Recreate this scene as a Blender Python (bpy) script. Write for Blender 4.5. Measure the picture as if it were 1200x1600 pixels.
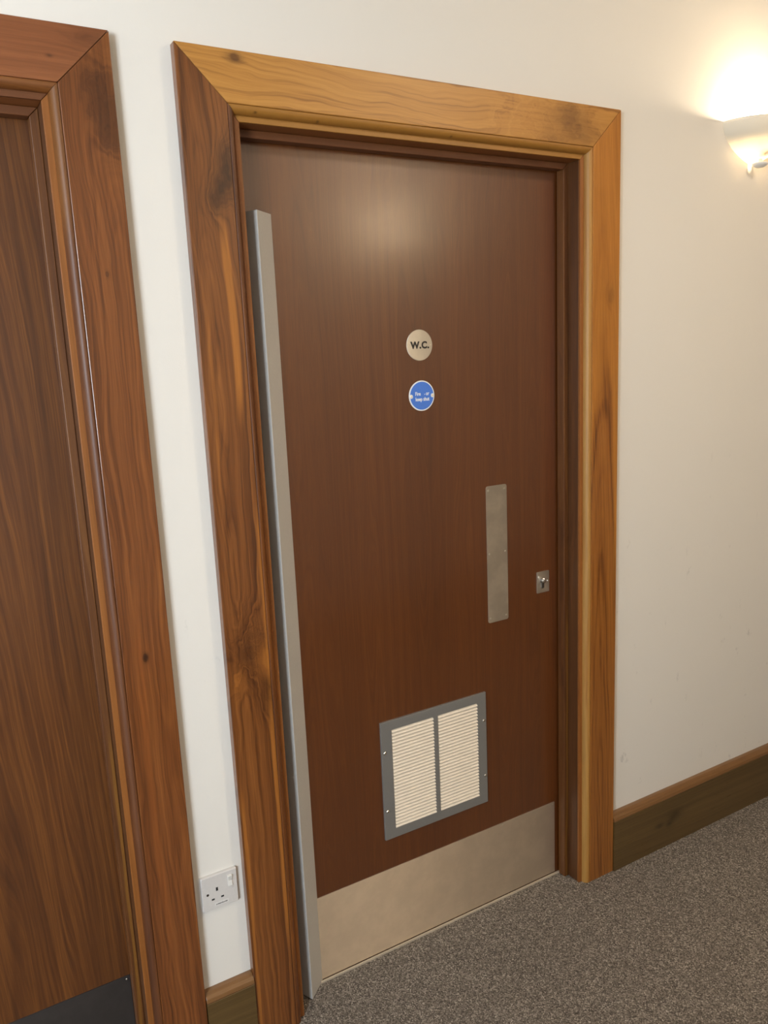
import bpy, bmesh, math, random
import numpy as np
from mathutils import Vector, Matrix
random.seed(7)
for o in list(bpy.data.objects): bpy.data.objects.remove(o)
SC = bpy.context.scene
COL = SC.collection

# ------------------------------------------------------------------ camera
YAW, PITCH, ROLL = 0.5211980528749115, 0.19159475871033743, -0.0451962514424171
FPX = 1251.959
fw = Vector((math.sin(YAW)*math.cos(PITCH), math.cos(YAW)*math.cos(PITCH), -math.sin(PITCH)))
rt = Vector((math.cos(YAW), -math.sin(YAW), 0))
up = rt.cross(fw)
r2 = rt*math.cos(ROLL)+up*math.sin(ROLL); u2 = -rt*math.sin(ROLL)+up*math.cos(ROLL)
cam_d = bpy.data.cameras.new('camera'); cam = bpy.data.objects.new('camera', cam_d); COL.objects.link(cam)
cam_d.sensor_fit = 'VERTICAL'; cam_d.sensor_height = 36; cam_d.lens = FPX*36/1600; cam_d.clip_start = .02
m = Matrix((r2, u2, -fw)).transposed().to_4x4(); m.translation = Vector((0, -1.63, 1.6058))
cam.matrix_world = m
SC.camera = cam

# ------------------------------------------------------------------ world, lights, exposure
W = bpy.data.worlds.new('world'); SC.world = W; W.use_nodes = True
W.node_tree.nodes['Background'].inputs[0].default_value = (.75, .8, .9, 1)
W.node_tree.nodes['Background'].inputs[1].default_value = .3
SC.view_settings.view_transform = 'Standard'; SC.view_settings.look = 'None'
SC.view_settings.exposure = 0.08; SC.view_settings.gamma = 1; SC.view_settings.use_curve_mapping = False

def light(name, kind, loc, energy, color, size=.1, size_y=None, aim=None, spread=None):
    l = bpy.data.lights.new(name, kind); l.energy = energy; l.color = color
    if kind == 'AREA':
        l.size = size
        if size_y: l.shape = 'RECTANGLE'; l.size_y = size_y
        if spread: l.spread = spread
    else: l.shadow_soft_size = size
    o = bpy.data.objects.new(name, l); COL.objects.link(o); o.location = loc
    if aim is not None:
        o.rotation_euler = (Vector(aim)-Vector(loc)).to_track_quat('-Z', 'Y').to_euler()
    return o
WARM = (1.0, .80, .56)
COOL = (.80, .90, 1.0)
E_WIN, E_CEIL, E_SCONCE, E_OPP = 128, (3, 19, 3), 15, 82
YF = -2.25      # opposite corridor wall
HC = 2.95       # ceiling height
light('window_daylight', 'AREA', (-1.75, YF-.08, 1.7), E_WIN, COOL, 1.1, 1.1, aim=(-1.75, 0, 1.7))
CEIL = [(-.6, -1.3), (2.05, -1.5), (-3.0, -1.3)]
for i, (x, y) in enumerate(CEIL):
    light('ceiling_glow', 'AREA', (x, y, HC-.085), E_CEIL[i], (1.0, .80, .58), .3, .3, aim=(x, y, 0))

# ------------------------------------------------------------------ node helpers
class NT:
    def __init__(s, name):
        s.m = bpy.data.materials.new(name); s.m.use_nodes = True; s.t = s.m.node_tree
        s.b = s.t.nodes['Principled BSDF']; s.L = s.t.links
    def n(s, typ, **kw):
        nd = s.t.nodes.new(typ)
        for k, v in kw.items(): setattr(nd, k, v)
        return nd
    def set(s, sock, v):
        if isinstance(v, bpy.types.NodeSocket): s.L.new(v, sock)
        else: sock.default_value = v
    def M(s, op, a, b=0.0, c=None, clamp=False):
        nd = s.n('ShaderNodeMath', operation=op); nd.use_clamp = clamp
        s.set(nd.inputs[0], a); s.set(nd.inputs[1], b)
        if c is not None: s.set(nd.inputs[2], c)
        return nd.outputs[0]
    def sm(s, v, a, b):
        nd = s.n('ShaderNodeMapRange', interpolation_type='SMOOTHSTEP')
        s.set(nd.inputs[0], v); s.set(nd.inputs[1], a); s.set(nd.inputs[2], b)
        return nd.outputs[0]
    def xyz(s, x, y, z):
        nd = s.n('ShaderNodeCombineXYZ'); s.set(nd.inputs[0], x); s.set(nd.inputs[1], y); s.set(nd.inputs[2], z)
        return nd.outputs[0]
    def noise(s, vec, scale=1., detail=2., rough=.5):
        nd = s.n('ShaderNodeTexNoise'); s.set(nd.inputs['Vector'], vec)
        nd.inputs['Scale'].default_value = scale; nd.inputs['Detail'].default_value = detail; nd.inputs['Roughness'].default_value = rough
        return nd.outputs[0]
    def mix(s, f, a, b, mode='MIX'):
        nd = s.n('ShaderNodeMix', data_type='RGBA', blend_type=mode)
        s.set(nd.inputs[0], f)
        s.set(nd.inputs[6], a if isinstance(a, bpy.types.NodeSocket) else (*a, 1))
        s.set(nd.inputs[7], b if isinstance(b, bpy.types.NodeSocket) else (*b, 1))
        return nd.outputs[2]
    def obj(s):
        tc = s.n('ShaderNodeTexCoord'); sp = s.n('ShaderNodeSeparateXYZ'); s.L.new(tc.outputs['Object'], sp.inputs[0])
        return tc.outputs['Object'], sp.outputs[0], sp.outputs[1], sp.outputs[2]
    def bump(s, h, strength, dist):
        b = s.n('ShaderNodeBump'); b.inputs['Strength'].default_value = strength; b.inputs['Distance'].default_value = dist
        s.L.new(h, b.inputs['Height']); s.L.new(b.outputs[0], s.b.inputs['Normal'])

def wood(name, along='z', seed=0., dark=(.08, .03, .01), mid=(.2, .08, .025), light_=(.35, .16, .05), x0=0., d0=.05, slope=.03,
         amp=.08, freq=90., knots=(), sap=None, sapcol=(.5, .25, .07), streaks=(), rough=.34, coat=.25, wob=.02, pores=.25, contrast=1., lf=1.0, grad=None):
    s = NT(name); vec, X, Y, Z = s.obj()
    L, A = (Z, X) if along == 'z' else (X, Z)
    if along == 'y': L, A = Y, X
    # low frequency wander of the grain
    lowv = s.xyz(s.M('MULTIPLY_ADD', A, 5.0, seed), s.M('MULTIPLY', Y, 5.0), s.M('MULTIPLY_ADD', L, 1.3*lf, seed*1.7))
    n1 = s.noise(lowv, 1.0, 2.5, .55)
    n2 = s.noise(s.xyz(s.M('MULTIPLY_ADD', A, 9., seed+5), s.M('MULTIPLY', Y, 9.), s.M('MULTIPLY_ADD', L, 3.2*lf, seed*2.3+9)), 1.0, 3., .6)
    n3 = s.noise(s.xyz(s.M('MULTIPLY_ADD', A, 26., seed+7), s.M('MULTIPLY', Y, 20.), s.M('MULTIPLY_ADD', L, 14., seed)), 1.0, 3., .6) if knots else n2
    d = s.M('ADD', s.M('MULTIPLY_ADD', L, slope, d0), s.M('MULTIPLY', s.M('SUBTRACT', n1, .5), amp))
    Xn = s.M('ADD', s.M('SUBTRACT', A, x0), s.M('MULTIPLY', s.M('SUBTRACT', n2, .5), wob))
    r = s.M('SQRT', s.M('ADD', s.M('MULTIPLY', Xn, Xn), s.M('MULTIPLY', d, d)))
    kd = None; kg = None
    for (kx, kl, size, push, tone) in knots:
        if along == 'x': kx, kl = kl, kx
        dx = s.M('SUBTRACT', A, kx); dl = s.M('MULTIPLY', s.M('SUBTRACT', L, kl), .55)
        q = s.M('DIVIDE', s.M('ADD', s.M('MULTIPLY', dx, dx), s.M('MULTIPLY', dl, dl)), size*size)
        q = s.M('ADD', q, s.M('MULTIPLY', s.M('SUBTRACT', n3, .5), 3.0))
        g = s.M('POWER', 2.718, s.M('MULTIPLY', q, -1.0))
        r = s.M('ADD', r, s.M('MULTIPLY', g, push))
        g = s.M('MULTIPLY', g, abs(tone), clamp=True)
        if tone > 0: kd = g if kd is None else s.M('ADD', kd, g, clamp=True)
        else: kg = g if kg is None else s.M('ADD', kg, g, clamp=True)
    rings = s.noise(s.xyz(s.M('MULTIPLY', r, freq), seed, 0.), 1.0, 2., .6)
    broad = s.noise(s.xyz(s.M('MULTIPLY', r, freq*.22), seed+3, 0.), 1.0, 1., .5)
    v = s.M('ADD', s.M('MULTIPLY', rings, .6), s.M('MULTIPLY', broad, .4))
    stk = s.noise(s.xyz(s.M('MULTIPLY_ADD', s.M('ADD', Xn, d), 170., seed), s.M('MULTIPLY', Y, 60.), s.M('MULTIPLY', L, 2.2)), 1.0, 3., .65)
    v = s.M('ADD', s.M('MULTIPLY', v, .62), s.M('MULTIPLY', stk, .38))
    v = s.M('ADD', s.M('MULTIPLY', s.M('SUBTRACT', v, .5), 2.3*contrast), .5, clamp=True)
    cr = s.n('ShaderNodeValToRGB'); e = cr.color_ramp.elements
    e[0].position = .08; e[0].color = (*dark, 1); e[1].position = .92; e[1].color = (*light_, 1)
    k = e.new(.45); k.color = (*mid, 1)
    s.L.new(v, cr.inputs[0]); col = cr.outputs[0]
    if sap:     # sapwood outside a ring radius
        th, w = sap
        m_ = s.sm(s.M('ADD', r, s.M('MULTIPLY', s.M('SUBTRACT', n2, .5), .02)), th-w, th+w)
        sc = s.mix(v, [sapcol[0]*.66, sapcol[1]*.56, sapcol[2]*.45], sapcol)
        col = s.mix(m_, col, sc)
    for (sx, w, l0, l1, amt) in streaks:
        q = s.M('ABSOLUTE', s.M('ADD', s.M('SUBTRACT', A, sx), s.M('MULTIPLY', s.M('SUBTRACT', n1, .5), .05)))
        mk = s.M('MULTIPLY', s.M('SUBTRACT', 1., s.sm(q, w*.5, w*1.2)), s.M('MULTIPLY', s.sm(L, l0, l0+.12), s.M('SUBTRACT', 1., s.sm(L, l1-.12, l1))))
        col = s.mix(s.M('MULTIPLY', mk, amt), col, s.mix(v, [c*.7 for c in sapcol], sapcol))
    if kd is not None: col = s.mix(s.M('MULTIPLY', kd, .8), col, [c*.55 for c in dark])
    if kg is not None: col = s.mix(s.M('MULTIPLY', kg, s.M('ADD', n2, .15)), col, sapcol)
    # pores / fibres
    fv = s.xyz(s.M('MULTIPLY', A, 700.), s.M('MULTIPLY', Y, 700.), s.M('MULTIPLY', L, 14.))
    fib = s.noise(fv, 1.0, 2., .6)
    fm = s.sm(fib, .35, .62)
    col = s.mix(s.M('MULTIPLY', s.M('SUBTRACT', 1., fm), pores), col, s.mix(.5, dark, col))
    gm = s.n('ShaderNodeGamma'); s.L.new(col, gm.inputs[0]); gm.inputs[1].default_value = 1.28
    s.L.new(gm.outputs[0], s.b.inputs['Base Color'])
    s.set(s.b.inputs['Roughness'], s.M('MULTIPLY_ADD', fib, .12, rough-.06))
    s.b.inputs['Coat Weight'].default_value = min(1., coat*2.2); s.b.inputs['Coat Roughness'].default_value = .21 if coat > .1 else .45; s.b.inputs['Coat IOR'].default_value = 1.55
    s.b.inputs['Specular IOR Level'].default_value = .45
    s.bump(s.M('ADD', fib, s.M('MULTIPLY', rings, .5)), .12, .0006)
    return s.m

def plain(name, col, rough=.5, metal=0., spec=.5, coat=0.):
    s = NT(name); s.b.inputs['Base Color'].default_value = (*col, 1); s.b.inputs['Roughness'].default_value = rough
    s.b.inputs['Metallic'].default_value = metal; s.b.inputs['Specular IOR Level'].default_value = spec; s.b.inputs['Coat Weight'].default_value = coat
    vec, X, Y, Z = s.obj(); n = s.noise(vec, 220., 2.)
    s.L.new(s.mix(n, [c*.94 for c in col], [min(1, c*1.04) for c in col]), s.b.inputs['Base Color'])
    return s.m

def brushed(name, col, rough=.3, axis='x', blotch=.12, aniso=.95):
    s = NT(name); vec, X, Y, Z = s.obj()
    if axis == 'x': v = s.xyz(s.M('MULTIPLY', X, 25.), Y, s.M('MULTIPLY', Z, 1500.))
    else: v = s.xyz(s.M('MULTIPLY', X, 1500.), Y, s.M('MULTIPLY', Z, 25.))
    b = s.noise(v, 1., 2., .6); sm = s.noise(vec, 14., 4., .6); sm2 = s.noise(vec, 45., 3., .65)
    k = s.sm(sm, .35, .68)
    c = s.mix(k, [x*(1-blotch) for x in col], col)
    c = s.mix(s.M('MULTIPLY', b, .25), c, [x*.75 for x in col])
    s.L.new(c, s.b.inputs['Base Color']); s.b.inputs['Metallic'].default_value = .85
    s.set(s.b.inputs['Roughness'], s.M('ADD', s.M('MULTIPLY_ADD', sm2, .14, rough-.07), s.M('MULTIPLY', b, .05)))
    s.b.inputs['Anisotropic'].default_value = aniso
    s.L.new(s.xyz(0., 0., 1.), s.b.inputs['Tangent'])
    s.bump(b, .05, .0002)
    return s.m

# ------------------------------------------------------------------ mesh helpers
def new_obj(name, me, mat=None, parent=None, bevel=0., seg=2, smooth=False, label=None, kind=None):
    o = bpy.data.objects.new(name, me); COL.objects.link(o)
    if mat is not None and not me.materials: me.materials.append(mat)
    if parent is not None: o.parent = parent
    if smooth:
        for p in me.polygons: p.use_smooth = True
    if bevel:
        b = o.modifiers.new('bevel', 'BEVEL'); b.width = bevel; b.segments = seg; b.limit_method = 'ANGLE'; b.angle_limit = .6
    if label: o['label'] = label
    if kind: o['kind'] = kind
    return o
def mesh(name, vs, fs):
    me = bpy.data.meshes.new(name); me.from_pydata([tuple(v) for v in vs], [], fs)
    bm = bmesh.new(); bm.from_mesh(me); bmesh.ops.recalc_face_normals(bm, faces=bm.faces); bm.to_mesh(me); bm.free()
    return me
def box_me(name, x0, x1, y0, y1, z0, z1):
    v = [(x, y, z) for x in (x0, x1) for y in (y0, y1) for z in (z0, z1)]
    f = [(0, 1, 3, 2), (4, 6, 7, 5), (0, 4, 5, 1), (2, 3, 7, 6), (0, 2, 6, 4), (1, 5, 7, 3)]
    return mesh(name, v, f)
def box(name, b, mat, parent=None, bevel=0., **k): return new_obj(name, box_me(name, *b), mat, parent, bevel, **k)
def empty(name, loc=(0, 0, 0), rz=0., **props):
    o = bpy.data.objects.new(name, None); COL.objects.link(o); o.location = loc; o.rotation_euler = (0, 0, rz); o.empty_display_size = .05
    for k, v in props.items(): o[k] = v
    return o
def extrude_poly(name, pts, y0, y1):
    """closed polygon in x,z extruded along y"""
    n = len(pts); v = [(x, y0, z) for x, z in pts]+[(x, y1, z) for x, z in pts]
    f = [tuple(range(n)), tuple(range(2*n-1, n-1, -1))]+[(i, (i+1) % n, n+(i+1) % n, n+i) for i in range(n)]
    return mesh(name, v, f)
def rrect(x0, x1, z0, z1, r, n=5):
    p = []
    for cx, cz, a in ((x1-r, z1-r, 0), (x0+r, z1-r, 90), (x0+r, z0+r, 180), (x1-r, z0+r, 270)):
        for i in range(n+1):
            t = math.radians(a+90*i/n); p.append((cx+r*math.cos(t), cz+r*math.sin(t)))
    return p
def circ(cx, cz, r, n=48): return [(cx+r*math.cos(2*math.pi*i/n), cz+r*math.sin(2*math.pi*i/n)) for i in range(n)]
def lathe_y(name, prof, cx, y, cz, n=20):
    """profile [(r, dy)] turned about the y axis at (cx, y, cz)"""
    v = []; f = []
    for r, dy in prof:
        for i in range(n):
            t = 2*math.pi*i/n; v.append((cx+r*math.cos(t), y+dy, cz+r*math.sin(t)))
    k = len(prof)
    for j in range(k-1):
        for i in range(n): f.append((j*n+i, j*n+(i+1) % n, (j+1)*n+(i+1) % n, (j+1)*n+i))
    f.append(tuple(range(n))); f.append(tuple((k-1)*n+i for i in range(n)))
    return mesh(name, v, f)
def text(name, body, size, cx, y, cz, mat, parent, bold=0., depth=.0004, sx=1., space=1.):
    cu = bpy.data.curves.new(name, 'FONT'); cu.body = body; cu.size = size; cu.align_x = 'CENTER'; cu.align_y = 'CENTER'
    cu.extrude = depth; cu.offset = bold; cu.space_character = space
    t = bpy.data.objects.new(name+'_curve', cu); COL.objects.link(t)
    bpy.context.view_layer.update()
    me = bpy.data.meshes.new_from_object(t.evaluated_get(bpy.context.evaluated_depsgraph_get()))
    bpy.data.objects.remove(t); me.name = name
    me.transform(Matrix.Translation((cx, y, cz)) @ Matrix.Rotation(math.pi/2, 4, 'X') @ Matrix.Diagonal((sx, 1, 1, 1)))
    me.materials.clear()
    return new_obj(name, me, mat, parent)

# ------------------------------------------------------------------ structure
def wall_mat():
    s = NT('painted_plaster'); vec, X, Y, Z = s.obj()
    base = (.80, .765, .70)
    n = s.noise(vec, 2.2, 3., .5); c = s.mix(s.M('MULTIPLY', n, .25), base, [b*.93 for b in base])
    # faint scuffs
    sc = s.noise(s.xyz(s.M('MULTIPLY', X, 22.), Y, s.M('MULTIPLY', Z, 13.)), 1., 4., .7)
    lowm = s.M('SUBTRACT', 1., s.sm(Z, .5, 1.5))
    mk = s.M('MULTIPLY', s.sm(sc, .62, .72), s.M('MULTIPLY', lowm, .40))
    c = s.mix(mk, c, (.42, .40, .37))
    s.L.new(c, s.b.inputs['Base Color']); s.b.inputs['Roughness'].default_value = .62; s.b.inputs['Specular IOR Level'].default_value = .3
    h = s.M('ADD', s.noise(vec, 260., 3., .6), s.M('MULTIPLY', s.noise(vec, 30., 3., .5), .8))
    s.bump(h, .10, .0012)
    return s.m
PLASTER = wall_mat()
CEILM = plain('dimmed_ceiling_paint', (.36, .35, .335), .8)  # unseen ceiling, colour darkened to cut the light bounced onto the walls
def carpet_mat():
    s = NT('speckled_carpet'); vec, X, Y, Z = s.obj()
    wv = s.n('ShaderNodeTexNoise'); wv.inputs['Scale'].default_value = 160.; s.L.new(vec, wv.inputs['Vector'])
    add = s.n('ShaderNodeMix', data_type='VECTOR'); add.inputs[0].default_value = .006
    s.L.new(vec, add.inputs[4]); s.L.new(wv.outputs[1], add.inputs[5])
    vo = s.n('ShaderNodeTexVoronoi'); vo.inputs['Scale'].default_value = 360.; s.L.new(add.outputs[1], vo.inputs['Vector'])
    sp = s.n('ShaderNodeSeparateColor'); s.L.new(vo.outputs['Color'], sp.inputs[0])
    big = s.noise(vec, 5., 2.)
    cr = s.n('ShaderNodeValToRGB'); e = cr.color_ramp.elements
    e[0].position = .0; e[0].color = (.085, .072, .059, 1); e[1].position = 1.; e[1].color = (.54, .47, .39, 1)
    for p, c in ((.3, (.155, .131, .107)), (.62, (.245, .208, .172)), (.86, (.35, .30, .25))): k = e.new(p); k.color = (*c, 1)
    s.L.new(sp.outputs[0], cr.inputs[0])
    c = s.mix(s.M('MULTIPLY', s.sm(big, .3, .7), .22), cr.outputs[0], s.mix(.5, cr.outputs[0], (.15, .125, .10)))
    s.L.new(c, s.b.inputs['Base Color']); s.b.inputs['Roughness'].default_value = .95; s.b.inputs['Specular IOR Level'].default_value = .1
    h = s.M('SUBTRACT', s.noise(vec, 420., 2., .6), s.M('MULTIPLY', vo.outputs['Distance'], 1.6))
    s.bump(h, .6, .0025)
    return s.m
CARPET = carpet_mat()
XL, XR = -3.6, 5.6
OPEN = [(-.192, ), (1.10, )]            # opening centres of the two doorways
HW, HH = .484, 2.103                     # rough opening half width and height
def wall_with_holes(name, xa, xb, y0, y1, holes, mat):
    vs = []; fs = []
    def b(x0, x1, z0, z1):
        k = len(vs)
        vs.extend([(x, y, z) for x in (x0, x1) for y in (y0, y1) for z in (z0, z1)])
        fs.extend([tuple(k+i for i in f) for f in [(0, 1, 3, 2), (4, 6, 7, 5), (0, 4, 5, 1), (2, 3, 7, 6), (0, 2, 6, 4), (1, 5, 7, 3)]])
    x = xa
    for (h0, h1, z0, z1) in holes:
        b(x, h0, 0, HC)
        if z0 > 0: b(h0, h1, 0, z0)
        b(h0, h1, z1, HC); x = h1
    b(x, xb, 0, HC)
    return new_obj(name, mesh(name, vs, fs), mat, kind='structure')
wall_with_holes('wall_back', XL, XR, 0, .14, [(c[0]-HW, c[0]+HW, 0, HH) for c in OPEN], PLASTER)
wall_with_holes('wall_front', XL, XR, YF-.14, YF, [(-2.35, -1.15, 1.05, 2.3)], PLASTER)
box('wall_left', (XL-.12, XL, YF-.14, .14, 0, HC), PLASTER, kind='structure')
box('wall_right', (XR, XR+.12, YF-.14, .14, 0, HC), PLASTER, kind='structure')
box('ceiling', (XL-.12, XR+.12, YF-.14, .14, HC, HC+.1), CEILM, kind='structure')
box('floor', (XL-.12, XR+.12, YF-.14, .14, -.1, 0), CARPET, kind='structure')

# window in the opposite wall (source of the cool daylight)
WPAINT = plain('white_gloss_paint', (.8, .8, .78), .35)
wn = empty('window_1', (-1.75, YF-.07, 1.05), kind='structure')
box('window_frame', (-.6, .6, -.03, .03, 0, .05), WPAINT, wn, .003); box('window_frame', (-.6, .6, -.03, .03, 1.2, 1.25), WPAINT, wn, .003)
box('window_frame', (-.6, -.55, -.03, .03, .05, 1.2), WPAINT, wn, .003); box('window_frame', (.55, .6, -.03, .03, .05, 1.2), WPAINT, wn, .003)
box('glazing_bar', (-.015, .015, -.02, .02, .05, 1.2), WPAINT, wn, .002)
box('window_sill', (-.64, .64, .0, .12, -.03, 0), WPAINT, wn, .004)

# ------------------------------------------------------------------ woods
S = dict
# reddish brown of the left surround, mixed brown / gold of the main one
RED = S(dark=(.085, .030, .009), mid=(.245, .096, .029), light_=(.42, .185, .058))
BRN = S(dark=(.088, .030, .008), mid=(.245, .099, .027), light_=(.40, .18, .054))
W_stile_L = wood('walnut_left_stile', seed=3.1, x0=-.55, d0=.0, slope=.022, amp=.10, freq=150, wob=.035,
    knots=((-.498, 1.995, .022, .05, .9), (-.512, 1.955, .018, .04, .7), (-.53, 1.93, .02, .03, .55), (-.495, .955, .018, .05, -1.1), (-.53, .99, .04, .07, .45), (-.565, .915, .016, .03, -.5), (-.50, .87, .03, .03, .5)),
    streaks=((-.520, .010, 1.45, 1.93, 1.), (-.490, .010, .2, 1.35, .8), (-.579, .004, -.4, .7, .75), (-.575, .004, 1.3, 1.75, .35)), sapcol=(.56, .25, .06), **BRN)
W_stile_R = wood('walnut_right_stile', seed=8.4, x0=.530, d0=-.012, slope=.046, amp=.034, freq=120, wob=.02, contrast=1.25,
    dark=(.125, .043, .009), mid=(.36, .155, .036), light_=(.50, .235, .06), sap=(.062, .006), sapcol=(.62, .31, .072),
    knots=((.555, 1.74, .014, .02, .45),), streaks=((.582, .006, .9, 1.6, .6),))
W_head = wood(coat=.09, rough=.42, name='pale_walnut_head', along='x', seed=2.2, x0=2.165, d0=.02, slope=.03, amp=.10, freq=75, wob=.06, contrast=1.15,
    dark=(.26, .11, .026), mid=(.55, .295, .080), light_=(.66, .38, .115), sapcol=(.55, .28, .08),
    knots=((-.468, 2.192, .009, .03, .9), (.40, 2.168, .035, .08, .75), (.455, 2.135, .03, .05, .6), (.29, 2.15, .05, .08, -.3), (.35, 2.12, .03, .05, .35)), pores=.12)
W_bead_gold = wood(coat=.08, rough=.5, name='golden_bead', along='x', seed=12., x0=2.3, d0=.1, slope=.01, amp=.02, freq=60, dark=(.22, .10, .02), mid=(.42, .22, .05), light_=(.5, .28, .07), contrast=.6,
    knots=((-.43, 2.097, .002, .0, 1.), (-.29, 2.094, .002, .0, 1.), (.05, 2.095, .002, 0., 1.)), pores=.1)
W_bead_R = wood(coat=.08, rough=.5, name='golden_bead_upright', seed=5.5, x0=.49, d0=.0, slope=.014, amp=.02, freq=90, wob=.01,
    dark=(.26, .12, .03), mid=(.48, .26, .075), light_=(.60, .36, .12), streaks=((.474, .006, -.2, 2.3, .75),), sapcol=(.62, .38, .13))
W_bead_L = wood(coat=.08, rough=.5, name='brown_bead_upright', seed=15.5, x0=-.3, d0=.1, slope=.01, amp=.02, freq=90, streaks=((-.47, .02, .1, 1.4, .6),), sapcol=(.42, .17, .035), **BRN)
W_lining = wood(coat=.08, rough=.5, name='dark_lining', seed=22., x0=.3, d0=.1, slope=.01, amp=.02, freq=80, dark=(.06, .024, .008), mid=(.145, .062, .020), light_=(.23, .105, .034))
W_lining_head = wood(coat=.08, rough=.5, name='lining_head_wood', along='x', seed=23., x0=1.8, d0=.1, slope=.01, amp=.02, freq=60, dark=(.2, .085, .022), mid=(.33, .14, .04), light_=(.42, .2, .06), contrast=.6)
W_stop = wood(coat=.08, rough=.5, name='stop_wood', seed=31., x0=.30, d0=.05, slope=.03, amp=.03, freq=70, dark=(.08, .03, .01), mid=(.18, .075, .022), light_=(.30, .14, .04), streaks=((.452, .004, -.3, .9, .8),), sapcol=(.38, .19, .04))
W_stop_head = wood(coat=.08, rough=.5, name='stop_head_wood', along='x', seed=32., x0=1.8, d0=.05, slope=.02, amp=.03, freq=70, dark=(.1, .038, .013), mid=(.2, .082, .028), light_=(.28, .12, .042), contrast=.6)
W_red_stile = wood('red_walnut_stile', seed=41., x0=.575, d0=.005, slope=.014, amp=.09, freq=85, wob=.03, contrast=1.0,
    knots=((.565, 2.09, .03, .05, .55), (.575, 2.03, .022, .04, .45), (.535, 1.02, .006, .02, .9), (.54, 1.78, .004, .02, .6)), streaks=((.520, .007, .3, 1.15, .55),), sapcol=(.38, .145, .04), **RED)
W_red_head = wood('red_walnut_head', along='x', seed=43., x0=2.10, d0=.01, slope=.03, amp=.06, freq=90, wob=.03, contrast=.55,
    dark=(.13, .048, .020), mid=(.31, .130, .056), light_=(.44, .20, .09), knots=((.555, 2.187, .02, .04, .5), (.48, 2.15, .003, .0, .8)))
W_red_bead = wood(coat=.08, rough=.5, name='red_bead_upright', seed=45., x0=.40, d0=.05, slope=.02, amp=.03, freq=90, dark=(.08, .03, .011), mid=(.17, .068, .024), light_=(.27, .12, .04), streaks=((.475, .02, 1.8, 2.4, .7),), sapcol=(.36, .17, .045))
W_red_bead_head = wood(coat=.08, rough=.5, name='red_bead_head', along='x', seed=46., x0=1.9, d0=.05, slope=.02, amp=.03, freq=60, dark=(.12, .045, .013), mid=(.28, .12, .032), light_=(.38, .18, .05))
W_fillet = wood(coat=.08, rough=.5, name='gold_fillet', seed=48., x0=.40, d0=.05, slope=.02, amp=.03, freq=70, dark=(.22, .085, .02), mid=(.36, .155, .04), light_=(.46, .21, .06))
W_door = wood('door_veneer', seed=51., x0=-3.0, d0=0., slope=.0, amp=.6, freq=34, wob=.03, contrast=.7, lf=.25, pores=.5,
    dark=(.105, .038, .0100), mid=(.170, .061, .0150), light_=(.245, .096, .0250), rough=.34, coat=.45)
W_door2 = wood('figured_door_veneer', seed=57., x0=.24, d0=.02, slope=.05, amp=.13, freq=30, wob=.03, contrast=.9, lf=.42,
    dark=(.058, .021, .007), mid=(.16, .064, .016), light_=(.36, .16, .040), streaks=((.20, .02, .6, 1.75, .4),), sapcol=(.33, .14, .035), rough=.42, coat=.15, pores=.4)
W_skirt = wood('dark_olive_skirting', along='x', seed=61., x0=.0, d0=.05, slope=.02, amp=.03, freq=70, wob=.02, contrast=.6,
    dark=(.07, .042, .016), mid=(.165, .108, .042), light_=(.25, .17, .072), rough=.3, coat=.2,
    knots=((.20, .085, .010, 0, .8), (.245, .075, .008, 0, .7), (.27, .10, .02, 0, .55)))
W_skirt_cap = wood('skirting_cap', along='x', seed=63., x0=.1, d0=.05, slope=.02, amp=.03, freq=60, dark=(.14, .07, .028), mid=(.28, .155, .065), light_=(.38, .22, .10), contrast=.7)

# ------------------------------------------------------------------ door surrounds
RX, RZ = .461, 2.080          # inner edge of the lining, measured from the doorway centre
def mitred(name, prof, side, mat, parent, bevel=.0008, gap=.0004, z0=0., seg=2):
    """closed profile [(w, y)] run along one side of the frame; w = distance outwards"""
    vs = []; n = len(prof)
    for end in (0, 1):
        for w, y in prof:
            if side == 'T': vs.append(((-1, 1)[end]*(RX+w-gap), y, RZ+w))
            else:
                sx = 1 if side == 'R' else -1
                vs.append((sx*(RX+w), y, z0 if end == 0 else RZ+w-gap))
    fs = [tuple(range(n)), tuple(range(2*n-1, n-1, -1))]+[(i, (i+1) % n, n+(i+1) % n, n+i) for i in range(n)]
    return new_obj(name, mesh(name, vs, fs), mat, parent, bevel, seg)
P_BOARD = [(.0282, -.022), (.1262, -.022), (.1262, 0.0), (.0282, 0.0)]
P_BEAD = [(.0278, -.0190), (.0274, -.0206), (.0262, -.0212)]+[(.0248-.0132*math.sin(t), -.0040-.0172*math.cos(t)) for t in [math.radians(90*i/14) for i in range(15)]]+[(.0116, 0.0), (.0278, 0.0)]
P_FILLET = [(0, -.0045), (.0120, -.0045), (.0120, .002), (0, .002)]
P_LINE = [(0, .0022), (.022, .0022), (.022, .14), (0, .14)]
P_STOP = [(-.0165, .040), (-.0005, .040), (-.0005, .0665), (-.0165, .0665)]
def surround(idx, cx, mats):
    t = empty('trim_%d' % idx, (cx, 0, 0), kind='structure')
    for sd, key in (('L', 'L'), ('R', 'R'), ('T', 'T')):
        mm = mats[key]
        mitred('architrave_board', P_BOARD, sd, mm[0], t, .0016)
        bo = mitred('bead_moulding', P_BEAD, sd, mm[1], t, .0)
        for p in bo.data.polygons: p.use_smooth = True
        bo.data.set_sharp_from_angle(angle=.5)
        mitred('frame_fillet', P_FILLET, sd, mm[2], t, .0006)
        mitred('lining', P_LINE, sd, mm[3], t, .0008)
        mitred('door_stop', P_STOP, sd, mm[4], t, .0012)
    return t
surround(1, 1.10, dict(L=(W_stile_L, W_bead_L, W_fillet, W_lining, W_stop), R=(W_stile_R, W_bead_R, W_fillet, W_lining, W_stop),
                       T=(W_head, W_bead_gold, W_bead_gold, W_lining_head, W_stop_head)))
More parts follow.
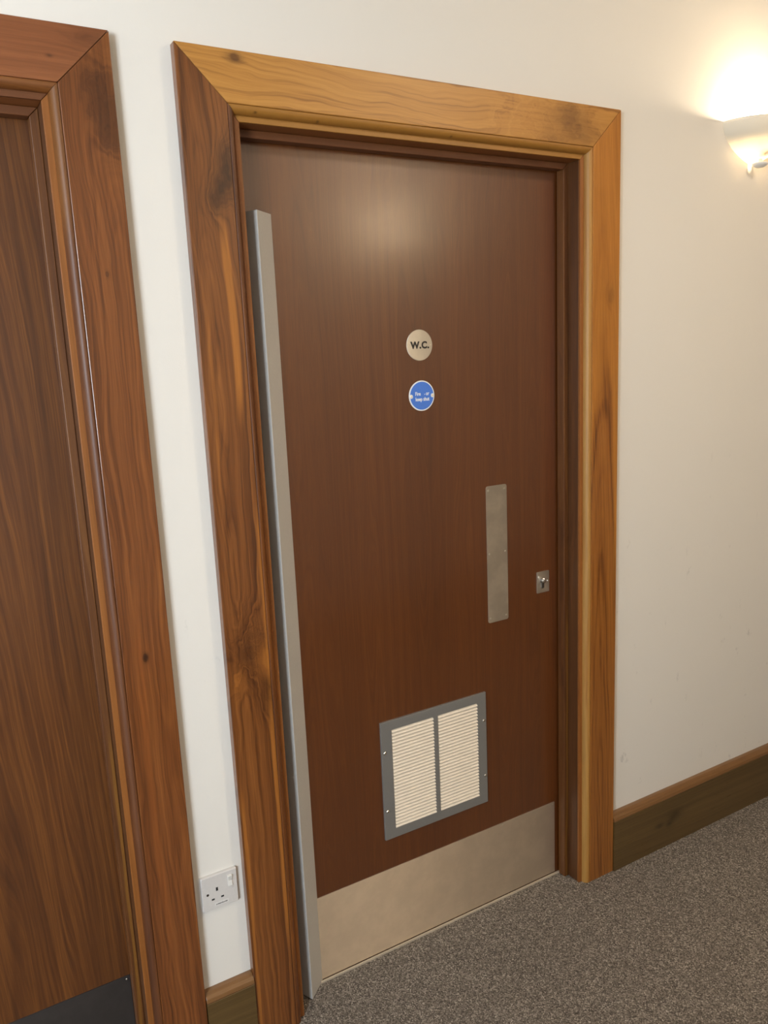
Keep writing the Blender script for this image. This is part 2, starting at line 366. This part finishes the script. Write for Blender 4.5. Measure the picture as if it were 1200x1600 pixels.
surround(2, -.192, dict(L=(W_red_stile, W_red_bead, W_fillet, W_lining, W_stop), R=(W_red_stile, W_red_bead, W_fillet, W_lining, W_stop),
                        T=(W_red_head, W_red_bead_head, W_stop_head, W_lining_head, W_stop_head)))

# ------------------------------------------------------------------ metals
STEEL = brushed('brushed_steel', (.66, .59, .49), .38, 'x', .2)
KICK = brushed('worn_steel_kick_plate', (.72, .62, .50), .50, 'x', .10)
DARKKICK = brushed('dark_kick_plate', (.12, .11, .11), .45, 'x')
SATIN = brushed('satin_steel_disc', (.60, .565, .50), .40, 'x')
GREYALU = plain('grey_anodised_frame', (.27, .262, .245), .42, .4)
CREAM = plain('cream_louvre_paint', (.92, .80, .64), .5)
CHROME = plain('polished_chrome', (.86, .85, .84), .22, 1.)
SCREW = plain('steel_screw', (.72, .68, .60), .28, 1.)
GUARDM = plain('grey_plastic_guard', (.66, .64, .60), .42)
BLACK = plain('black_print', (.025, .022, .02), .5)
HOLE = plain('dark_hollow', (.012, .012, .012), .8)
BLUE = plain('blue_sign_enamel', (.07, .20, .66), .3)
WHITE = plain('white_sign_print', (.85, .86, .86), .35)
BRASS = plain('pale_threshold_metal', (.92, .82, .66), .4, .7)
def screw(px, y, pz, parent, r=.0032, h=.0012, mat=None):
    o = new_obj('screw', lathe_y('screw', [(r, 0), (r, -h*.4), (r*.75, -h*.85), (r*.35, -h)], px, y, pz, 14), mat or SCREW, parent, smooth=False)
    return o

# ------------------------------------------------------------------ door 1 (washroom door)
DY = .070
d1 = empty('door_1', (1.10, 0, 0), kind='structure')
GX0, GX1, GZ0, GZ1 = .933-1.10, 1.2745-1.10, .336, .672
def leaf(parent, mat, hole=None):
    x0, x1, z0, z1 = -.4585, .4585, .006, 2.0775
    if hole is None: return box('door_leaf', (x0, x1, DY, DY+.044, z0, z1), mat, parent, .0015)
    a, b, c, d = hole; vs = []; fs = []
    xs = [x0, a, b, x1]; zs = [z0, c, d, z1]
    for y in (DY, DY+.044):
        for x in xs:
            for z in zs: vs.append((x, y, z))
    I = lambda s, i, j: s*16+i*4+j
    for i in range(3):
        for j in range(3):
            if i == 1 and j == 1: continue
            for s in (0, 1): fs.append((I(s, i, j), I(s, i+1, j), I(s, i+1, j+1), I(s, i, j+1)))
    for i in range(3):
        fs.append((I(0, i, 0), I(0, i+1, 0), I(1, i+1, 0), I(1, i, 0))); fs.append((I(0, i, 3), I(0, i+1, 3), I(1, i+1, 3), I(1, i, 3)))
        fs.append((I(0, 0, i), I(0, 0, i+1), I(1, 0, i+1), I(1, 0, i))); fs.append((I(0, 3, i), I(0, 3, i+1), I(1, 3, i+1), I(1, 3, i)))
    fs += [(I(0, 1, 1), I(0, 2, 1), I(1, 2, 1), I(1, 1, 1)), (I(0, 1, 2), I(0, 2, 2), I(1, 2, 2), I(1, 1, 2)),
           (I(0, 1, 1), I(0, 1, 2), I(1, 1, 2), I(1, 1, 1)), (I(0, 2, 1), I(0, 2, 2), I(1, 2, 2), I(1, 2, 1))]
    return new_obj('door_leaf', mesh('door_leaf', vs, fs), mat, parent)
leaf(d1, W_door, (GX0+.02, GX1-.02, GZ0+.02, GZ1-.02))
# kick plate
kp = new_obj('kick_plate', extrude_poly('kick_plate', rrect(.662-1.10, 1.530-1.10, .009, .246, .001, 1), DY-.0015, DY), KICK, d1, label='worn brushed steel kick plate')
screw(1.3288-1.10, DY-.0015, .2405, kp, .0018); screw(1.5225-1.10, DY-.0015, .2395, kp, .0012); screw(1.02-1.10, DY-.0015, .2405, kp, .0012)
# finger guard over the hinge edge: angled folded profile
gp = [(.7262, .0698), (.6768, .0272), (.6560, .0692), (.6575, .0695), (.6768, .0305), (.7235, .0700)]
gv = [(x-1.10, y, z) for z in (.003, 1.920) for x, y in gp]; n = len(gp)
gf = [tuple(range(n)), tuple(range(2*n-1, n-1, -1))]+[(i, (i+1) % n, n+(i+1) % n, n+i) for i in range(n)]
# top of the guard closed by its end cap
gd = new_obj('hinge_guard', mesh('hinge_guard', gv, gf), GUARDM, d1, .0002, label='long grey plastic finger guard over the hinge edge')
cp = [(.7240, .0700), (.6770, .0295), (.6570, .0695)]
new_obj('end_cap', mesh('end_cap', [(x-1.10, y, z) for z in (1.9165, 1.9195) for x, y in cp], [(0, 1, 2), (5, 4, 3), (0, 1, 4, 3), (1, 2, 5, 4), (2, 0, 3, 5)]), GUARDM, gd)
# push plate
pp = new_obj('push_plate', extrude_poly('push_plate', rrect(1.2928-1.10, 1.3632-1.10, .8675, 1.2515, .006), DY-.0015, DY), STEEL, d1, .0004, label='tall brushed steel push plate')
for z in (.880, 1.064, 1.239):
    for x in (1.3005, 1.3555): screw(x-1.10, DY-.0015, z, pp, .0030)
# lock escutcheon with profile cylinder
lp = new_obj('lock_plate', extrude_poly('lock_plate', rrect(1.4675-1.10, 1.5125-1.10, .9203, .9826, .002, 3), DY-.0025, DY), STEEL, d1, .0004, label='small square steel lock plate')
lx, lz = 1.4868-1.10, .957
eu = [(lx+.0082*math.cos(t), lz+.0082*math.sin(t)) for t in [math.radians(-55+290*i/16) for i in range(17)]]+[(lx-.0047, lz-.021), (lx-.002, lz-.0235), (lx+.002, lz-.0235), (lx+.0047, lz-.021)]
cy = new_obj('lock_cylinder', extrude_poly('lock_cylinder', eu, DY-.006, DY-.002), plain('dull_cylinder_steel', (.30, .29, .29), .3, 1.), lp, .0005)
new_obj('keyhole', extrude_poly('keyhole', rrect(lx-.0008, lx+.0008, lz-.0200, lz-.0060, .0004, 2), DY-.0064, DY-.0058), HOLE, lp)
new_obj('lock_knob', lathe_y('lock_knob', [(.0064, .0), (.0070, -.002), (.0070, -.006), (.0052, -.0075), (.0025, -.008)], lx, DY-.006, lz+.001, 20), CHROME, lp, smooth=False)
new_obj('lock_pin', lathe_y('lock_pin', [(.0014, .0), (.0014, -.006), (.0026, -.0075), (.0028, -.0095), (.0018, -.0115), (.0006, -.012)], lx+.0115, DY-.002, lz-.001, 14), CHROME, lp, smooth=True)
# vision-proof ventilation grille
vg = empty('ventilation_grille', (0, 0, 0)); vg.parent = d1; vg['label'] = 'square louvred grille with grey frame and cream louvres'
AX = [(.9655-1.10, 1.0975-1.10), (1.1120-1.10, 1.2445-1.10)]; AZ0, AZ1 = .3625, .6458
FYG = DY-.006
xs = [GX0, AX[0][0], AX[0][1], AX[1][0], AX[1][1], GX1]; zs = [GZ0, AZ0, AZ1, GZ1]
vs = [(x, y, z) for y in (FYG, DY+.002) for x in xs for z in zs]; fs = []
I = lambda s, i, j: s*24+i*4+j
for i in range(5):
    for j in range(3):
        if j == 1 and i in (1, 3): continue
        for s in (0, 1): fs.append((I(s, i, j), I(s, i+1, j), I(s, i+1, j+1), I(s, i, j+1)))
for i in range(5):
    for j in (0, 3): fs.append((I(0, i, j), I(0, i+1, j), I(1, i+1, j), I(1, i, j)))
    if i in (1, 3):
        for j in (1, 2): fs.append((I(0, i, j), I(0, i+1, j), I(1, i+1, j), I(1, i, j)))
for j in range(3):
    for i in (0, 5): fs.append((I(0, i, j), I(0, i, j+1), I(1, i, j+1), I(1, i, j)))
for i in (1, 2, 3, 4): fs.append((I(0, i, 1), I(0, i, 2), I(1, i, 2), I(1, i, 1)))
new_obj('grille_frame', mesh('grille_frame', vs, fs), GREYALU, vg, .0011)
box('shade_backing', (GX0+.021, GX1-.021, DY+.030, DY+.034, GZ0+.021, GZ1-.021), HOLE, vg)  # near-black sheet stands in for the shade behind the louvres
NS = 30; pitch = (AZ1-AZ0)/NS
for a, b in AX:
    sl = []      # rounded drooping louvre blade profile (y, z)
    for i in range(7):
        t = i/6.; sl.append((FYG+.0075-.0090*math.sin(math.pi*.62*t), pitch*.86-pitch*.74*t**1.2))
    prof = sl+[(y+.0016, z-.0002) for y, z in reversed(sl)]
    # body: blade running from back/top to front/bottom, lip rolled
    n = len(prof)
    v = [(x, y, z) for x in (a+.0004, b-.0004) for y, z in prof]
    f = [tuple(range(n)), tuple(range(2*n-1, n-1, -1))]+[(i, (i+1) % n, n+(i+1) % n, n+i) for i in range(n)]
    me = mesh('louvre_blade', v, f); me.materials.append(CREAM)
    
    for k in range(NS):
        o = bpy.data.objects.new('louvre_blade', me); COL.objects.link(o); o.parent = vg; o.location = (0, 0, AZ0+k*pitch)
for x, z in ((.9428, .5862), (.9434, .4184), (1.2655, .5881), (1.2670, .4200)): screw(x-1.10, FYG, z, vg, .0042, .0022)
# room name disc
wc = new_obj('toilet_sign', lathe_y('toilet_sign', [(.0378, 0), (.0378, -.0010), (.0372, -.0016)], 1.0978-1.10, DY, 1.6292, 56), SATIN, d1, label='round brushed steel sign lettered W.C.')
text('lettering', 'W.C.', .0228, 1.0990-1.10, DY-.0018, 1.6285, BLACK, wc, .0011, .0002, 1.0, 1.10)
for sx in (-1, 1): screw(1.0978-1.10+sx*.0318, DY-.0016, 1.6292, wc, .0016, .0006)
# fire door disc
fd = new_obj('fire_door_sign', lathe_y('fire_door_sign', [(.0376, 0), (.0376, -.0012), (.0372, -.0016)], 1.0993-1.10, DY, 1.5052, 56), WHITE, d1, label='round blue sign with white rim and worn lettering')
new_obj('blue_field', lathe_y('blue_field', [(.0346, 0), (.0346, -.0003)], 1.0993-1.10, DY-.0016, 1.5052, 56), BLUE, fd)
yb = DY-.0020
text('lettering', 'Fire', .0130, 1.0875-1.10, yb, 1.5100, WHITE, fd, .00025, .0002, .80, 1.0)
text('lettering', 'or', .0130, 1.1160-1.10, yb, 1.5100, WHITE, fd, .00025, .0002, .80, 1.0)
text('lettering', ',', .0110, 1.1075-1.10, yb, 1.5115, WHITE, fd, .0002, .0002, 1.0, 1.0)
text('lettering', 'keep shut', .0130, 1.1005-1.10, yb, 1.4965, WHITE, fd, .00030, .0002, .80, 1.0)
for sx in (-1, 1):
    w = new_obj('screw_boss', lathe_y('screw_boss', [(.0052, 0), (.0052, -.0005)], 1.0993-1.10+sx*.0318, DY-.0018, 1.5045, 20), WHITE, fd)
    screw(1.0993-1.10+sx*.0318, DY-.0022, 1.5045, fd, .0030, .0012, BRASS)

# ------------------------------------------------------------------ door 2 (left, cropped by the frame)
d2 = empty('door_2', (-.192, 0, 0), kind='structure')
leaf(d2, W_door2)
k2 = new_obj('kick_plate', extrude_poly('kick_plate', rrect(-.4385, .4440, .009, .249, .001, 1), DY-.0015, DY), DARKKICK, d2, label='dark metal kick plate')
screw(.4365, DY-.0015, .2405, k2, .0022); screw(.0, DY-.0015, .2405, k2, .0022); screw(-.43, DY-.0015, .2405, k2, .0022)

# threshold strip under door 1 and door 2
for i, cx in enumerate((1.10, -.192)):
    t = box('trim_%d' % (3+i), (-RX+.001, RX-.001, .0635, .0680, .0, .0070), BRASS, None, .0012, kind='structure'); t.location = (cx, 0, 0)

# ------------------------------------------------------------------ skirting
bb = empty('baseboard_back', (1.6885, 0, 0), kind='structure')
def skirt(x0, x1, parent, flip=1, ybase=0.):
    pr = [(-.026, 0), (-.026, .1655), (-.0245, .1665), (0, .1665), (0, 0)]
    pr2 = [(-.0255, .1668), (-.0262, .1705), (-.0235, .1775), (-.0180, .1835), (-.0110, .1875), (-.0050, .1890), (0, .1890), (0, .1668)]
    out = []
    for nm, p, mt in (('skirting_board', pr, W_skirt), ('cap_moulding', pr2, W_skirt_cap)):
        n = len(p); v = [(x, ybase+flip*y, z) for x in (x0, x1) for y, z in p]
        f = [tuple(range(n)), tuple(range(2*n-1, n-1, -1))]+[(i, (i+1) % n, n+(i+1) % n, n+i) for i in range(n)]
        out.append(new_obj(nm, mesh(nm, v, f), mt, parent, .0006))
    return out
skirt(.0, XR-1.6885, bb)
skirt(.3962-1.6885+.0005, .5128-1.6885-.0005, bb)
skirt(XL-1.6885, -.192-.5875-1.6885, bb)
bf = empty('baseboard_front', (1.6885, 0, 0), kind='structure')
skirt(XL-1.6885, XR-1.6885, bf, -1, YF)

# ------------------------------------------------------------------ socket
SOCK = plain('white_socket_plastic', (.64, .61, .58), .32)
so = empty('power_socket', (.4552, 0, .4285), label='white single switched wall socket between the two doorways, above the skirting', category='socket')
h = .0425
def sock_plate():
    rings = [(h, 0.), (h, -.0070), (h-.0018, -.0090)]
    vs = []; n = None
    for e, y in rings:
        pts = rrect(-e, e, -e, e, .0022, 3); n = len(pts)
        vs += [(x, y, z) for x, z in pts]
    fs = [tuple(range(n)), tuple(range(3*n-1, 2*n-1, -1))]
    for j in range(2): fs += [(j*n+i, j*n+(i+1) % n, (j+1)*n+(i+1) % n, (j+1)*n+i) for i in range(n)]
    return mesh('face_plate', vs, fs)
new_obj('face_plate', sock_plate(), SOCK, so)
def loc(x, z): return x-.4552, z-.4285
for (x, z), (w, hh) in ((loc(.4484, .4350), (.0024, .0042)), (loc(.4378, .4122), (.0034, .0019)), (loc(.4598, .4125), (.0034, .0019))):
    box('pin_slot', (x-w, x+w, -.0094, -.0086, z-hh, z+hh), HOLE, so)
x, z = loc(.4262, .4272); new_obj('fixing_screw', lathe_y('fixing_screw', [(.0030, 0), (.0030, -.0003)], x, -.0089, z, 14), plain('dull_screw', (.12, .11, .10), .4, 1.), so)
x, z = loc(.4858, .4268); new_obj('fixing_screw', lathe_y('fixing_screw', [(.0030, 0), (.0030, -.0003)], x, -.0089, z, 14), plain('painted_screw', (.6, .57, .53), .4), so)
x, z = loc(.4800, .4455)
rk = [(-.0088, 0), (-.0135, .013), (-.0125, .0145), (-.0088, .0148)]
rv = [(x+sx, y, z+zz) for sx in (-.0052, .0052) for y, zz in ((-.0085, -.0135), (-.0120, -.0130), (-.0108, .0), (-.0140, .0130), (-.0085, .0138))]
rn = 5; rf = [tuple(range(rn)), tuple(range(2*rn-1, rn-1, -1))]+[(i, (i+1) % rn, rn+(i+1) % rn, rn+i) for i in range(rn)]
new_obj('rocker_switch', mesh('rocker_switch', rv, rf), plain('rocker_plastic', (.76, .74, .69), .35), so, .0008)
x, z = loc(.4570, .3975)
sk = box('label_sticker', (x-.0165, x+.0165, -.0093, -.0088, z-.0042, z+.0042), plain('sticker_paper', (.72, .70, .67), .5), so)
random.seed(3); px = x-.0135
while px < x+.0125:
    w = random.uniform(.0008, .0020)
    box('print_mark', (px, px+w, -.0095, -.0092, z-.0014-random.uniform(0, .0004), z+.0004+random.uniform(0, .001)), BLACK, sk); px += w+random.uniform(.0005, .0010)

# ------------------------------------------------------------------ wall lamps
def lamp_mat():
    s = NT('translucent_glazed_bowl'); nt = s.t; vec, X, Y, Z = s.obj()
    dif = s.n('ShaderNodeBsdfDiffuse'); dif.inputs[0].default_value = (.84, .79, .68, 1)
    tr = s.n('ShaderNodeBsdfTranslucent'); tr.inputs[0].default_value = (.97, .92, .82, 1)
    mx = s.n('ShaderNodeMixShader')      # translucency rises towards the bottom of the bowl
    s.L.new(s.M('MULTIPLY_ADD', s.M('POWER', s.sm(Z, -.026, -.092), 1.6), .55, .035), mx.inputs[0])
    s.L.new(dif.outputs[0], mx.inputs[1]); s.L.new(tr.outputs[0], mx.inputs[2])
    nt.nodes.remove(s.b); s.L.new(mx.outputs[0], nt.nodes['Material Output'].inputs[0])
    return s.m
BOWL = lamp_mat()
def emis(name, col, st):
    s = NT(name); s.b.inputs['Emission Color'].default_value = (*col, 1); s.b.inputs['Emission Strength'].default_value = st
    s.b.inputs['Base Color'].default_value = (*col, 1); return s.m
BULB = emis('lit_bulb', WARM, 14.)
def wall_lamp(loc_, rz, energy, label):
    t = empty('wall_lamp', loc_, rz, label=label, category='lamp')
    R, D, H = .130, .125, .108      # half width, projection, depth of the bowl
    def bowl(name, pa, pb, mat):
        NU, NV = 32, 20; vs = []; fs = []
        for layer, k in ((0, 1.), (1, .955)):
            for j in range(NV+1):
                p = math.radians(pa+(pb-pa)*j/NV)
                c, s_ = math.cos(p)**1.55, math.sin(p)
                for i in range(NU+1):
                    a = math.pi*i/NU
                    vs.append((-R*k*c*math.cos(a), -D*k*c*math.sin(a)-.0005, -H*k*s_))
        NP = (NV+1)*(NU+1); J = lambda l, j, i: l*NP+j*(NU+1)+i
        for l in (0, 1):
            for j in range(NV):
                for i in range(NU): fs.append((J(l, j, i), J(l, j, i+1), J(l, j+1, i+1), J(l, j+1, i)))
        for i in range(NU): fs.append((J(0, 0, i), J(0, 0, i+1), J(1, 0, i+1), J(1, 0, i))); fs.append((J(0, NV, i), J(0, NV, i+1), J(1, NV, i+1), J(1, NV, i)))
        return new_obj(name, mesh(name, vs, fs), mat, t, smooth=True)
    bowl('bowl', 0, 80, BOWL)
    # back plate and bulb holder
    box('back_plate', (-.045, .045, -.010, 0, -.050, -.010), WPAINT, t, .003)
    def lathe_z(name, prof, cx, cy, mat, n=24, parent=t):
        v = [(cx+r*math.cos(2*math.pi*i/n), cy+r*math.sin(2*math.pi*i/n), z) for r, z in prof for i in range(n)]; k = len(prof)
        f = [(j*n+i, j*n+(i+1) % n, (j+1)*n+(i+1) % n, (j+1)*n+i) for j in range(k-1) for i in range(n)]+[tuple(range(n)), tuple((k-1)*n+i for i in range(n))]
        return new_obj(name, mesh(name, v, f), mat, parent, smooth=True)
    lathe_z('bulb_holder', [(.011, -.085), (.013, -.080), (.013, -.055), (.010, -.05)], 0, -.050, WPAINT)
    b = lathe_z('bulb', [(.008, -.050), (.014, -.043), (.017, -.033), (.014, -.023), (.006, -.017)], 0, -.050, BULB)
    # finial button under the bowl
    lathe_z('finial', [(.005, -.098), (.005, -.106), (.018, -.1085), (.0225, -.111), (.019, -.117), (.010, -.122), (.002, -.123)], 0, -.034, WPAINT)
    l = light('lamp_glow', 'POINT', (0, 0, 0), energy, WARM, .024); l.parent = t; l.location = (.006, -.050, -.022)
    
    return t
wall_lamp((2.2465, 0, 2.225), 0, E_SCONCE, 'white half bowl wall uplighter shining on the wall to the right of the washroom door')
wall_lamp((2.42, YF, 2.225), math.pi, E_OPP, 'white half bowl wall uplighter on the opposite corridor wall, behind the viewer')

# ceiling lights
for i, (x, y) in enumerate(CEIL):
    c = empty('ceiling_light', (x, y, HC-.0005), label=['round ceiling light nearest above the washroom door', 'round ceiling light towards the right end of the corridor', 'round ceiling light towards the left end of the corridor'][i], category='lamp', group='ceiling lights')
    n = 32
    v = [(r*math.cos(2*math.pi*k/n), r*math.sin(2*math.pi*k/n), z) for r, z in ((.19, 0), (.19, -.03), (.175, -.04), (.165, -.04), (.165, -.0)) for k in range(n)]
    f = [(j*n+k, j*n+(k+1) % n, ((j+1) % 5)*n+(k+1) % n, ((j+1) % 5)*n+k) for j in range(5) for k in range(n)]
    new_obj('rim', mesh('rim', v, f), WPAINT, c)
    v = [(r*math.cos(2*math.pi*k/n), r*math.sin(2*math.pi*k/n), z) for r, z in ((.164, -.02), (.15, -.045), (.11, -.062), (.05, -.072), (.01, -.074)) for k in range(n)]
    f = [(j*n+k, j*n+(k+1) % n, (j+1)*n+(k+1) % n, (j+1)*n+k) for j in range(4) for k in range(n)]+[tuple(range(4*n, 5*n)), tuple(range(n))]
    new_obj('diffuser', mesh('diffuser', v, f), emis('lit_diffuser', (1, .92, .8), 2.), c, smooth=True)
